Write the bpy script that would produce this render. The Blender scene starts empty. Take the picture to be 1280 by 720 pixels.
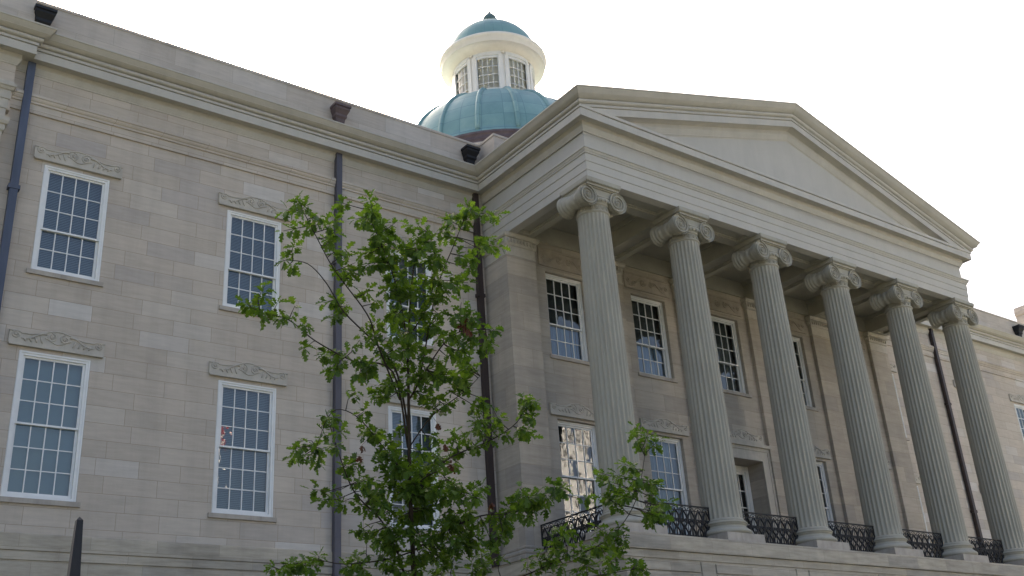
import bpy, math, random
from mathutils import Vector, Matrix, Quaternion
random.seed(7)
PI=math.pi
scene=bpy.context.scene
COL=scene.collection
R=math.radians

# ------------------------------------------------------------------ mesh helper
class MB:
    def __init__(s): s.v=[]; s.f=[]; s.sm=[]
    def add(s,vs,fs,smooth=False):
        b=len(s.v); s.v+= [tuple(p) for p in vs]
        for f in fs: s.f.append(tuple(b+i for i in f)); s.sm.append(smooth)
    def box(s,x0,x1,y0,y1,z0,z1):
        vs=[(x,y,z) for z in (z0,z1) for y in (y0,y1) for x in (x0,x1)]
        s.add(vs,[(0,2,3,1),(4,5,7,6),(0,1,5,4),(2,6,7,3),(0,4,6,2),(1,3,7,5)])
    def quad(s,a,b,c,d): s.add([a,b,c,d],[(0,1,2,3)])
    def prism_y(s,poly,y0,y1):
        """polygon of (x,z) extruded along y; y0 is the front"""
        n=len(poly)
        vs=[(x,y0,z) for x,z in poly]+[(x,y1,z) for x,z in poly]
        s.add(vs,[tuple(range(n)),tuple(range(2*n-1,n-1,-1))]+[(i,n+i,n+(i+1)%n,(i+1)%n) for i in range(n)])
    def lathe(s,prof,n=48,cx=0,cy=0,smooth=True,a0=0,a1=2*PI,cap=False):
        m=len(prof); full=abs(a1-a0-2*PI)<1e-6
        k=n if full else n+1
        vs=[]
        for i in range(k):
            a=a0+(a1-a0)*i/n
            for r,z in prof: vs.append((cx+r*math.cos(a),cy+r*math.sin(a),z))
        fs=[]
        for i in range(n):
            j=(i+1)%k
            for t in range(m-1): fs.append((i*m+t,j*m+t,j*m+t+1,i*m+t+1))
        s.add(vs,fs,smooth)
        if cap:
            s.add([(cx+prof[-1][0]*math.cos(a0+(a1-a0)*i/n),cy+prof[-1][0]*math.sin(a0+(a1-a0)*i/n),prof[-1][1]) for i in range(k)],[tuple(range(k))])
            s.add([(cx+prof[0][0]*math.cos(a0+(a1-a0)*i/n),cy+prof[0][0]*math.sin(a0+(a1-a0)*i/n),prof[0][1]) for i in range(k)],[tuple(range(k-1,-1,-1))])
    def tube(s,pts,r,n=6,closed=False,r1=None):
        pts=[Vector(p) for p in pts]; m=len(pts)
        up=None; rings=[]
        for i,p in enumerate(pts):
            if closed: t=pts[(i+1)%m]-pts[i-1]
            else: t=pts[min(i+1,m-1)]-pts[max(i-1,0)]
            if t.length<1e-9: t=Vector((0,0,1))
            t.normalize()
            if up is None: up=Vector((0,0,1)) if abs(t.z)<.9 else Vector((1,0,0))
            a=t.cross(up)
            if a.length<1e-4: a=t.cross(Vector((1,.3,0)))
            a.normalize(); b=a.cross(t); up=b
            rr=r[i] if isinstance(r,(list,tuple)) else (r if r1 is None else r+(r1-r)*i/(m-1))
            rings.append([p+(a*math.cos(q)+b*math.sin(q))*rr for q in (2*PI*k/n for k in range(n))])
        vs=[p for rg in rings for p in rg]; fs=[]
        for i in range(m if closed else m-1):
            j=(i+1)%m
            for k in range(n): fs.append((i*n+k,j*n+k,j*n+(k+1)%n,i*n+(k+1)%n))
        if not closed: fs.append(tuple(range(n))); fs.append(tuple((m-1)*n+k for k in range(n-1,-1,-1)))
        s.add(vs,fs,True)
    def sweep(s,path,prof,caps=True,smooth=False):
        """path: plan points (x,y); outward side is on the right of travel; prof: (p outward, z)"""
        P=[Vector((a,b)) for a,b in path]; m=len(P); offs=[]
        for i in range(m):
            ns=[]
            if i>0: d=(P[i]-P[i-1]).normalized(); ns.append(Vector((d.y,-d.x)))
            if i<m-1: d=(P[i+1]-P[i]).normalized(); ns.append(Vector((d.y,-d.x)))
            if len(ns)==1: offs.append(ns[0])
            else: offs.append((ns[0]+ns[1])/(1+ns[0].dot(ns[1])))
        k=len(prof)
        vs=[(P[i].x+offs[i].x*p,P[i].y+offs[i].y*p,z) for i in range(m) for p,z in prof]
        fs=[(i*k+j,(i+1)*k+j,(i+1)*k+j+1,i*k+j+1) for i in range(m-1) for j in range(k-1)]
        s.add(vs,fs,smooth)
        if caps: s.add(vs[:k],[tuple(range(k))]); s.add(vs[-k:],[tuple(range(k-1,-1,-1))])
    def sphere(s,c,r,nu=8,nv=6,sc=(1,1,1)):
        vs=[];fs=[]
        for j in range(nv+1):
            t=PI*j/nv
            for i in range(nu):
                a=2*PI*i/nu
                vs.append((c[0]+r*sc[0]*math.sin(t)*math.cos(a),c[1]+r*sc[1]*math.sin(t)*math.sin(a),c[2]+r*sc[2]*math.cos(t)))
        for j in range(nv):
            for i in range(nu): fs.append((j*nu+i,(j+1)*nu+i,(j+1)*nu+(i+1)%nu,j*nu+(i+1)%nu))
        s.add(vs,fs,True)
    def mesh(s,name,mat):
        me=bpy.data.meshes.new(name); me.from_pydata(s.v,[],s.f)
        me.polygons.foreach_set('use_smooth',s.sm)
        if mat: me.materials.append(mat)
        me.update(); return me
    def build(s,name,mat,parent=None,loc=(0,0,0)):
        o=bpy.data.objects.new(name,s.mesh(name,mat)); COL.objects.link(o); o.location=loc
        if parent: o.parent=parent
        return o
def recalc(o):
    import bmesh
    bm=bmesh.new(); bm.from_mesh(o.data); bmesh.ops.recalc_face_normals(bm,faces=bm.faces); bm.to_mesh(o.data); bm.free()
def empty(name,loc=(0,0,0)):
    o=bpy.data.objects.new(name,None); COL.objects.link(o); o.location=loc; return o
def tag(o,label=None,cat=None,group=None,kind=None):
    if label: o['label']=label
    if cat: o['category']=cat
    if group: o['group']=group
    if kind: o['kind']=kind
    return o
def copy_tree(o,parent,loc=None,rz=None):
    c=o.copy(); COL.objects.link(c); c.parent=parent
    if loc is not None: c.location=loc
    if rz is not None: c.rotation_euler=(0,0,rz)
    for ch in list(o.children):
        if ch!=c: copy_tree(ch,c)
    return c

# ------------------------------------------------------------------ camera (measured from the photograph)
CF,CYAW,CPITCH,CROLL=1321.05,.6603,.4183,-.0686
CAM=Vector((-18.722,-24.755,-5.224))
Fv=Vector((math.sin(CYAW)*math.cos(CPITCH),math.cos(CYAW)*math.cos(CPITCH),math.sin(CPITCH)))
R0=Vector((math.cos(CYAW),-math.sin(CYAW),0)); U0=R0.cross(Fv)
Rv=R0*math.cos(CROLL)+U0*math.sin(CROLL); Uv=-R0*math.sin(CROLL)+U0*math.cos(CROLL)
cam=bpy.data.cameras.new('camera'); camo=bpy.data.objects.new('camera',cam); COL.objects.link(camo)
M=Matrix((Rv,Uv,-Fv)).transposed().to_4x4(); M.translation=CAM; camo.matrix_world=M
cam.sensor_width=36; cam.lens=36*CF/1280; cam.clip_end=12000; cam.clip_start=.1
scene.camera=camo
def at(depth,px,py): return CAM+depth*(Fv+Rv*(px-640)/CF-Uv*(py-360)/CF)

# ------------------------------------------------------------------ materials
def mat(name):
    m=bpy.data.materials.new(name); m.use_nodes=True; nt=m.node_tree
    b=nt.nodes['Principled BSDF']; return m,nt,b
def N(nt,t,**k):
    n=nt.nodes.new(t)
    for a,v in k.items():
        if a in n.inputs.keys(): n.inputs[a].default_value=v
        else: setattr(n,a,v)
    return n
def ramp(nt,stops,interp='LINEAR'):
    r=nt.nodes.new('ShaderNodeValToRGB'); r.color_ramp.interpolation=interp
    e=r.color_ramp.elements
    while len(e)<len(stops): e.new(.5)
    for i,(p,c) in enumerate(stops): e[i].position=p; e[i].color=(*c,1)
    return r
def simple(name,col,rough=.6,var=.12,scale=3,metal=0,bump=0,spec=.4,streak=0,tint=None,grime=0):
    m,nt,b=mat(name); L=nt.links
    tc=N(nt,'ShaderNodeNewGeometry'); mp=N(nt,'ShaderNodeMapping'); L.new(tc.outputs['Position'],mp.inputs[0])
    if streak: mp.inputs['Scale'].default_value=(1,1,1/streak)
    no=N(nt,'ShaderNodeTexNoise',Scale=scale,Detail=8,Roughness=.6); L.new(mp.outputs[0],no.inputs['Vector'])
    lo=tuple(c*(1-var) for c in col); hi=tuple(min(1,c*(1+var)) for c in (tint or col))
    r=ramp(nt,[(.3,lo),(.7,hi)]); L.new(no.outputs['Fac'],r.inputs[0])
    src=r.outputs[0]
    if grime:
        m2=N(nt,'ShaderNodeMapping'); m2.inputs['Scale'].default_value=(2.2,2.2,.22); L.new(tc.outputs['Position'],m2.inputs[0])
        g1=N(nt,'ShaderNodeTexNoise',Scale=1.5,Detail=9,Roughness=.68); L.new(m2.outputs[0],g1.inputs['Vector'])
        gr=N(nt,'ShaderNodeMapRange'); gr.inputs['From Min'].default_value=.48; gr.inputs['From Max'].default_value=.75; gr.inputs['To Min'].default_value=0; gr.inputs['To Max'].default_value=grime; L.new(g1.outputs['Fac'],gr.inputs[0])
        gm=N(nt,'ShaderNodeMix',data_type='RGBA'); L.new(gr.outputs[0],gm.inputs[0]); L.new(src,gm.inputs[6]); gm.inputs[7].default_value=(*[c*.45 for c in col],1); src=gm.outputs[2]
    L.new(src,b.inputs['Base Color'])
    b.inputs['Roughness'].default_value=rough; b.inputs['Metallic'].default_value=metal
    b.inputs['Specular IOR Level'].default_value=spec
    if bump:
        n2=N(nt,'ShaderNodeTexNoise',Scale=scale*9,Detail=5); L.new(tc.outputs['Position'],n2.inputs['Vector'])
        bp=N(nt,'ShaderNodeBump',Strength=bump,Distance=.01); L.new(n2.outputs['Fac'],bp.inputs['Height']); L.new(bp.outputs[0],b.inputs['Normal'])
    return m
def stone(name,bw,bh,offz,stops,mortar=(.25,.21,.16),dirt=.16,ms=.006):
    m,nt,b=mat(name); L=nt.links
    g=N(nt,'ShaderNodeNewGeometry'); sp=N(nt,'ShaderNodeSeparateXYZ'); L.new(g.outputs['Position'],sp.inputs[0])
    ad=N(nt,'ShaderNodeMath',operation='ADD'); L.new(sp.outputs[0],ad.inputs[0]); L.new(sp.outputs[1],ad.inputs[1])
    az=N(nt,'ShaderNodeMath',operation='ADD'); L.new(sp.outputs[2],az.inputs[0]); az.inputs[1].default_value=offz
    cb=N(nt,'ShaderNodeCombineXYZ'); L.new(ad.outputs[0],cb.inputs[0]); L.new(az.outputs[0],cb.inputs[1])
    br=N(nt,'ShaderNodeTexBrick',offset=.43,squash=.8,squash_frequency=3,offset_frequency=2); L.new(cb.outputs[0],br.inputs['Vector'])
    br.inputs['Color1'].default_value=(0,0,0,1); br.inputs['Color2'].default_value=(1,1,1,1); br.inputs['Mortar'].default_value=(.5,.5,.5,1)
    br.inputs['Scale'].default_value=1; br.inputs['Brick Width'].default_value=bw; br.inputs['Row Height'].default_value=bh
    br.inputs['Mortar Size'].default_value=ms; br.inputs['Mortar Smooth'].default_value=.1; br.inputs['Bias'].default_value=0
    r=ramp(nt,stops); L.new(br.outputs['Color'],r.inputs[0])
    # veining that runs along the bed, and large soft weathering
    mp=N(nt,'ShaderNodeMapping'); mp.inputs['Scale'].default_value=(.8,.8,6); L.new(g.outputs['Position'],mp.inputs[0])
    n1=N(nt,'ShaderNodeTexNoise',Scale=1.6,Detail=8,Roughness=.65); L.new(mp.outputs[0],n1.inputs['Vector'])
    n2=N(nt,'ShaderNodeTexNoise',Scale=.35,Detail=6,Roughness=.6); L.new(g.outputs['Position'],n2.inputs['Vector'])
    mx=N(nt,'ShaderNodeMath',operation='ADD'); L.new(n1.outputs['Fac'],mx.inputs[0]); L.new(n2.outputs['Fac'],mx.inputs[1])
    mr=N(nt,'ShaderNodeMapRange'); mr.inputs['From Min'].default_value=.7; mr.inputs['From Max'].default_value=1.3
    mr.inputs['To Min'].default_value=1-dirt; mr.inputs['To Max'].default_value=1+dirt*.6; L.new(mx.outputs[0],mr.inputs[0])
    ms2=N(nt,'ShaderNodeMapping'); ms2.inputs['Scale'].default_value=(1.6,1.6,.16); L.new(g.outputs['Position'],ms2.inputs[0])
    n4=N(nt,'ShaderNodeTexNoise',Scale=1.3,Detail=9,Roughness=.66); L.new(ms2.outputs[0],n4.inputs['Vector'])
    m4=N(nt,'ShaderNodeMapRange'); m4.inputs['From Min'].default_value=.45; m4.inputs['From Max'].default_value=.75; m4.inputs['To Min'].default_value=1; m4.inputs['To Max'].default_value=.88; L.new(n4.outputs['Fac'],m4.inputs[0])
    mq=N(nt,'ShaderNodeMath',operation='MULTIPLY'); L.new(mr.outputs[0],mq.inputs[0]); L.new(m4.outputs[0],mq.inputs[1])
    vm=N(nt,'ShaderNodeVectorMath',operation='SCALE'); L.new(r.outputs[0],vm.inputs[0]); L.new(mq.outputs[0],vm.inputs['Scale'])
    mm=N(nt,'ShaderNodeMix',data_type='RGBA'); L.new(br.outputs['Fac'],mm.inputs[0]); L.new(vm.outputs[0],mm.inputs[6]); mm.inputs[7].default_value=(*mortar,1)
    L.new(mm.outputs[2],b.inputs['Base Color']); b.inputs['Roughness'].default_value=.85; b.inputs['Specular IOR Level'].default_value=.2
    n3=N(nt,'ShaderNodeTexNoise',Scale=40,Detail=4); L.new(g.outputs['Position'],n3.inputs['Vector'])
    b1=N(nt,'ShaderNodeBump',Strength=.25,Distance=.006); L.new(n3.outputs['Fac'],b1.inputs['Height'])
    iv=N(nt,'ShaderNodeMath',operation='SUBTRACT'); iv.inputs[0].default_value=1; L.new(br.outputs['Fac'],iv.inputs[1])
    b2=N(nt,'ShaderNodeBump',Strength=.5,Distance=.006); L.new(iv.outputs[0],b2.inputs['Height']); L.new(b1.outputs[0],b2.inputs['Normal']); L.new(b2.outputs[0],b.inputs['Normal'])
    return m
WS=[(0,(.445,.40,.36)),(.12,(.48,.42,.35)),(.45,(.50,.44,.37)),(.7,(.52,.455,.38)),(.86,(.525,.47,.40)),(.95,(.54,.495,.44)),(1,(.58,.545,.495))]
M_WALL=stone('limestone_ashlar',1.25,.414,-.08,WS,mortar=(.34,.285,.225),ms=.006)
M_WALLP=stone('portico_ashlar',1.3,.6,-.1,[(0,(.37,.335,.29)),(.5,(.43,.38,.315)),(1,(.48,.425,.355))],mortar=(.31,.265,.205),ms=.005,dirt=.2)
M_PARAP=stone('parapet_ashlar',1.7,.66,.05,[(0,(.46,.41,.355)),(.5,(.485,.43,.365)),(1,(.52,.475,.42))],mortar=(.36,.33,.28),ms=.005,dirt=.18)
M_PODI=stone('podium_stone',1.5,.31,.08,[(0,(.36,.33,.28)),(.5,(.42,.375,.30)),(1,(.47,.42,.34))],mortar=(.3,.26,.2),ms=.004,dirt=.35)
M_TRIM=simple('painted_stucco',(.465,.445,.40),.7,.04,1.3,bump=.06,spec=.3,grime=.10)
M_CORN=simple('painted_cornice',(.475,.45,.40),.6,.06,1.6,bump=.05,spec=.35,grime=.16)
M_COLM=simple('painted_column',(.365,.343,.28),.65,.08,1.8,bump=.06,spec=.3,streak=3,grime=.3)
M_CARV=simple('carved_stone',(.47,.435,.375),.8,.10,4,bump=.1,spec=.2,grime=.3)
M_SILL=simple('sill_stone',(.40,.36,.31),.8,.14,3,bump=.1,spec=.2,grime=.5)
M_WHITE=simple('white_paint',(.74,.74,.72),.45,.05,4,spec=.4)
M_LANT=simple('lantern_white',(.80,.77,.71),.5,.05,1.2,spec=.4,grime=.15)
M_IRON=simple('black_iron',(.004,.004,.005),.6,.3,8,spec=.5)
M_ROOF=simple('roof_metal',(.16,.15,.14),.6,.15,1)
M_BROWN=simple('bronze_brown_paint',(.045,.032,.030),.5,.3,3,spec=.4,streak=5)
M_SLATE=simple('slate_purple_paint',(.075,.072,.09),.5,.25,3,spec=.4,streak=5)
M_BLUEP=simple('blue_grey_paint',(.068,.082,.122),.5,.25,3,spec=.4,streak=5)
M_COPB=simple('aged_brown_copper',(.105,.075,.075),.55,.3,2,spec=.4)
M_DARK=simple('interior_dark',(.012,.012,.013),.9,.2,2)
M_BARK=simple('grey_bark',(.055,.045,.036),.9,.35,14,bump=.4,spec=.1,streak=4)
M_CEIL=simple('portico_ceiling_paint',(.37,.35,.29),.75,.1,1.5,spec=.2)
def copper():
    m,nt,b=mat('verdigris_copper'); L=nt.links
    tc=N(nt,'ShaderNodeTexCoord'); sp=N(nt,'ShaderNodeSeparateXYZ'); L.new(tc.outputs['Object'],sp.inputs[0])
    at2=N(nt,'ShaderNodeMath',operation='ARCTAN2'); L.new(sp.outputs[1],at2.inputs[0]); L.new(sp.outputs[0],at2.inputs[1])
    sc=N(nt,'ShaderNodeMath',operation='MULTIPLY'); L.new(at2.outputs[0],sc.inputs[0]); sc.inputs[1].default_value=32/(2*PI)
    cb=N(nt,'ShaderNodeCombineXYZ'); L.new(sc.outputs[0],cb.inputs[0]); L.new(sp.outputs[2],cb.inputs[1])
    br=N(nt,'ShaderNodeTexBrick',offset=.0,offset_frequency=2); L.new(cb.outputs[0],br.inputs['Vector'])
    br.inputs['Color1'].default_value=(0,0,0,1); br.inputs['Color2'].default_value=(1,1,1,1)
    br.inputs['Brick Width'].default_value=1; br.inputs['Row Height'].default_value=.8; br.inputs['Mortar Size'].default_value=.012; br.inputs['Scale'].default_value=1
    no=N(nt,'ShaderNodeTexNoise',Scale=2.2,Detail=8,Roughness=.65); L.new(tc.outputs['Object'],no.inputs['Vector'])
    mx=N(nt,'ShaderNodeMix',data_type='FLOAT'); mx.inputs[0].default_value=.6; L.new(br.outputs['Color'],mx.inputs[2]); L.new(no.outputs['Fac'],mx.inputs[3])
    r=ramp(nt,[(.15,(.13,.255,.265)),(.5,(.18,.325,.33)),(.85,(.25,.395,.385))]); L.new(mx.outputs[0],r.inputs[0])
    mm=N(nt,'ShaderNodeMix',data_type='RGBA'); L.new(br.outputs['Fac'],mm.inputs[0]); L.new(r.outputs[0],mm.inputs[6]); mm.inputs[7].default_value=(.10,.21,.24,1)
    L.new(mm.outputs[2],b.inputs['Base Color']); b.inputs['Roughness'].default_value=.55; b.inputs['Specular IOR Level'].default_value=.35
    return m
M_COPPER=copper()
def glass(name,f0=.06,tint=(1,1,1)):
    m=bpy.data.materials.new(name); m.use_nodes=True; nt=m.node_tree; nt.nodes.remove(nt.nodes['Principled BSDF']); L=nt.links
    out=nt.nodes['Material Output']
    tr=N(nt,'ShaderNodeBsdfTransparent'); tr.inputs[0].default_value=(*tint,1)
    gl=N(nt,'ShaderNodeBsdfGlossy',Roughness=.015)
    lw=N(nt,'ShaderNodeFresnel',IOR=1.62)
    mr=N(nt,'ShaderNodeMath',operation='MULTIPLY_ADD'); L.new(lw.outputs[0],mr.inputs[0]); mr.inputs[1].default_value=1.1; mr.inputs[2].default_value=f0; mr.use_clamp=True
    g=N(nt,'ShaderNodeNewGeometry')
    no=N(nt,'ShaderNodeTexNoise',Scale=2.2,Detail=2); L.new(g.outputs['Position'],no.inputs['Vector'])
    bp=N(nt,'ShaderNodeBump',Strength=.35,Distance=.012); L.new(no.outputs['Fac'],bp.inputs['Height']); L.new(bp.outputs[0],gl.inputs['Normal'])
    mx=N(nt,'ShaderNodeMixShader'); L.new(mr.outputs[0],mx.inputs[0]); L.new(tr.outputs[0],mx.inputs[1]); L.new(gl.outputs[0],mx.inputs[2]); L.new(mx.outputs[0],out.inputs[0])
    return m
M_GLASS=glass('window_glass',.05,(.72,.84,.90))
M_BLIND=simple('slat_blind',(.19,.235,.245),.6,.06,2)
M_CURTSKY=simple('curtain_sky_blue',(.22,.29,.37),.8,.10,2,streak=8)
M_SHADE=simple('dim_shade',(.12,.115,.10),.85,.2,2)
M_LBRIGHT=bpy.data.materials.new('lantern_bright_liner'); M_LBRIGHT.use_nodes=True  # pale translucent liner standing in for a sunlit lantern interior
_n=M_LBRIGHT.node_tree; _t=_n.nodes.new('ShaderNodeBsdfTranslucent'); _t.inputs[0].default_value=(.88,.85,.74,1); _d=_n.nodes['Principled BSDF']; _d.inputs['Base Color'].default_value=(.85,.82,.72,1); _d.inputs['Roughness'].default_value=.9
_m=_n.nodes.new('ShaderNodeMixShader'); _m.inputs[0].default_value=.5; _n.links.new(_d.outputs[0],_m.inputs[1]); _n.links.new(_t.outputs[0],_m.inputs[2]); _n.links.new(_m.outputs[0],_n.nodes['Material Output'].inputs[0])

def leafmat(name,cols,tr=.42):
    m=bpy.data.materials.new(name); m.use_nodes=True; nt=m.node_tree; b=nt.nodes['Principled BSDF']; L=nt.links; out=nt.nodes['Material Output']
    g=N(nt,'ShaderNodeNewGeometry'); no=N(nt,'ShaderNodeTexNoise',Scale=3,Detail=3); L.new(g.outputs['Position'],no.inputs['Vector'])
    mx=N(nt,'ShaderNodeMix',data_type='FLOAT'); mx.inputs[0].default_value=.55; L.new(no.outputs['Fac'],mx.inputs[2]); L.new(g.outputs['Random Per Island'],mx.inputs[3])
    r=ramp(nt,[(.2,cols[0]),(.5,cols[1]),(.85,cols[2])]); L.new(mx.outputs[0],r.inputs[0]); L.new(r.outputs[0],b.inputs['Base Color'])
    b.inputs['Roughness'].default_value=.52; b.inputs['Specular IOR Level'].default_value=.32
    t=N(nt,'ShaderNodeBsdfTranslucent'); 
    vs=N(nt,'ShaderNodeVectorMath',operation='MULTIPLY'); L.new(r.outputs[0],vs.inputs[0]); vs.inputs[1].default_value=(1.6,1.7,.7); L.new(vs.outputs[0],t.inputs[0])
    ms=N(nt,'ShaderNodeMixShader'); ms.inputs[0].default_value=tr; L.new(b.outputs[0],ms.inputs[1]); L.new(t.outputs[0],ms.inputs[2]); L.new(ms.outputs[0],out.inputs[0])
    return m
M_LEAF=leafmat('oak_leaf',[(.046,.088,.014),(.080,.142,.021),(.130,.200,.032)])
M_DEAD=leafmat('dead_leaf',[(.07,.025,.012),(.10,.035,.016),(.13,.05,.02)],.2)

# ------------------------------------------------------------------ dimensions
S=3.7; YC=-4.708; HW=.5255; XE=5*S+HW      # column spacing, column axis, half architrave, right end
YW=-1.08; YP=-1.22; PW=.57                 # portico wall, pilaster face, pilaster half width
ZAB=9.91; FL=-.33; GZ=-6.75
XP=-14.94                                  # pavilion corner
bld=empty('capitol_building',(9.25,-2,GZ))
tag(bld,'long pale limestone capitol with six-column ionic portico, pediment and green copper dome','building')
MB_OFF=Vector((9.25,-2,GZ))
def part(mb,name,m,parent=None,label=None,fix=False):
    o=mb.build(name,m,parent or bld)
    # vertices are in world space: shift to the parent's space, and put the origin on the parts
    if (parent or bld) is bld: o.location=-MB_OFF
    if label: o['label']=label
    if fix: recalc(o)
    return o

# ------------------------------------------------------------------ walls with openings
def wall_grid(mb,x0,x1,z0,z1,y,holes,depth=.32):
    xs=sorted({x0,x1,*[h[0] for h in holes],*[h[1] for h in holes]}); zs=sorted({z0,z1,*[h[2] for h in holes],*[h[3] for h in holes]})
    for i in range(len(xs)-1):
        for j in range(len(zs)-1):
            cx=(xs[i]+xs[i+1])/2; cz=(zs[j]+zs[j+1])/2
            if any(h[0]<cx<h[1] and h[2]<cz<h[3] for h in holes): continue
            mb.quad((xs[i],y,zs[j]),(xs[i+1],y,zs[j]),(xs[i+1],y,zs[j+1]),(xs[i],y,zs[j+1]))
    for a,b,c,d in holes:
        Y=y+depth
        mb.quad((a,y,c),(a,y,d),(a,Y,d),(a,Y,c)); mb.quad((b,y,c),(b,Y,c),(b,Y,d),(b,y,d))
        mb.quad((a,y,d),(b,y,d),(b,Y,d),(a,Y,d)); mb.quad((a,y,c),(a,Y,c),(b,Y,c),(b,y,c))
WW=1.6; ZU0,ZU1,ZL0,ZL1=6.12,9.0,.665,4.07
wing_x=[-13.94,-9.176,-4.20]
right_x=[18.5-x-WW for x in wing_x]; right_x[2]=19.5
far_l=[-19.2]
def wing_holes(xs): return [(x,x+WW,ZU0,ZU1) for x in xs]+[(x,x+WW,ZL0,ZL1) for x in xs]
w=MB(); wall_grid(w,-26,-HW-.02,-.09,10.35,0,wing_holes(wing_x)); w.quad((-26,0,10.35),(0,0,10.35),(0,0,12.4),(-26,0,12.4))
part(w,'wall',M_WALL)
w=MB(); wall_grid(w,XE+.02,44.5,-.09,10.35,0,wing_holes(right_x)); w.quad((18.5,0,10.35),(44.5,0,10.35),(44.5,0,12.4),(18.5,0,12.4))
part(w,'wall',M_WALL)
bay=[1.85+S*k for k in range(5)]
ph=[(c-WW/2,c+WW/2,ZU0,ZU1) for c in bay]+[(c-WW/2,c+WW/2,ZL0,ZL1) for i,c in enumerate(bay) if i!=2]+[(9.25-.9,9.25+.9,FL,3.68)]
w=MB(); wall_grid(w,0,18.5,FL,10.6,YW,ph[:-1]); 
w2=MB()
w.v=[];w.f=[];w.sm=[]
wall_grid(w,0,18.5,FL,10.6,YW,ph,.48)
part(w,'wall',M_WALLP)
# wing base courses: a plain band, then two rebated courses
for xa,xb in ((-26,-PW-.05),(18.5+PW+.05,44.5)):
    b=MB()
    b.sweep([(xa,0),(xb,0)],[(0,-.085),(.05,-.10),(.055,-.13),(.055,-.455),(.02,-.462),(.02,-.485),(.055,-.49),(.055,-.66),(.02,-.667),(.02,-.69),(.05,-.695),(.05,-2.2),(.02,-2.21),(.02,-2.24),(.05,-2.25),(.05,-3.7),(.02,-3.71),(.02,-3.74),(.05,-3.75),(.05,-5.4),(.12,-5.45),(.12,GZ)][::-1])
    part(b,'base_course',M_PODI,fix=True)
# wing architrave and string moulding
for xa,xb in ((XP,-HW-.16),(XE+.16,33.44)):
    b=MB(); b.sweep([(xa,0),(xb,0)],[(0,10.34),(.05,10.345),(.05,10.60),(.085,10.605),(.085,10.66),(.11,10.68),(.13,10.72),(.13,10.76),(.155,10.77),(.155,10.83),(.135,10.86),(.10,10.885),(.10,10.90),(.02,10.93),(0,10.935)])
    part(b,'string_course',M_WALL,fix=True)

# ------------------------------------------------------------------ windows
def spiral(cx,cz,r0,r1,turns,a0,sgn,y,n=26):
    return [(cx+(r0+(r1-r0)*t)*math.cos(a0+sgn*2*PI*turns*t),y,cz+(r0+(r1-r0)*t)*math.sin(a0+sgn*2*PI*turns*t)) for t in (i/n for i in range(n+1))]
def hood_mesh(wd=2.15):
    """carved lintel, origin at the centre of its underside, front towards -y"""
    b=MB(); h=wd/2
    top=[(h,.36),(h-.22,.365),(h-.26,.33),(h-.40,.33)]
    for i in range(1,12):
        t=i/12; x=(h-.40)*(1-t); top.append((x,.33+.155*math.sin(t*PI/2)**2))
    top.append((0,.487))
    full=top+[(-x,z) for x,z in top[-2::-1]]
    poly=[(-h,.0),(h,.0)]+full
    b.prism_y([(-h+.02,-.0),(h-.02,-.0),(h-.02,.045),(-h+.02,.045)],-.10,.05)
    b.prism_y([(-h,.045),(h,.045)]+full,-.075,.05)
    # border bead following the crest
    b.tube([(x,-.078,z-.022) for x,z in full],.018,5)
    for sx in (-1,1):
        b.tube(spiral(sx*.155,.30,.115,.02,1.6,PI/2 if sx>0 else PI/2,sx,-.08),.019,5)
        b.sphere((sx*.155,-.08,.30),.032,8,5)
        b.tube(spiral(sx*(h-.15),.255,.095,.02,1.4,PI/2,-sx,-.08),.018,5)
        b.sphere((sx*(h-.15),-.08,.255),.03,8,5)
        # leaf scrolls running down the shoulders
        b.tube([(sx*(.26+.55*t),-.085,.36-.20*t+.03*math.sin(t*7)) for t in (i/10 for i in range(11))],[.03-.02*i/10 for i in range(11)],5)
        for k in range(4):
            x0=.34+.12*k
            b.tube([(sx*(x0+.06*t),-.08,.12+.17*(1-k*.17)*t) for t in (0,.35,.7,1)],[.012,.026,.022,.008],5)
    b.tube([(x,-.08,.20-.06*math.cos(x*PI/.3)) for x in (-.3+.06*i for i in range(11))],.017,5)
    return b
HOOD=hood_mesh().mesh('hood',M_CARV)
def sill_mesh():
    b=MB(); h=WW/2+.09; b.box(-h,h,-.07,.28,-.115,-.003); return b
SILL=sill_mesh().mesh('sill',M_SILL)
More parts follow.
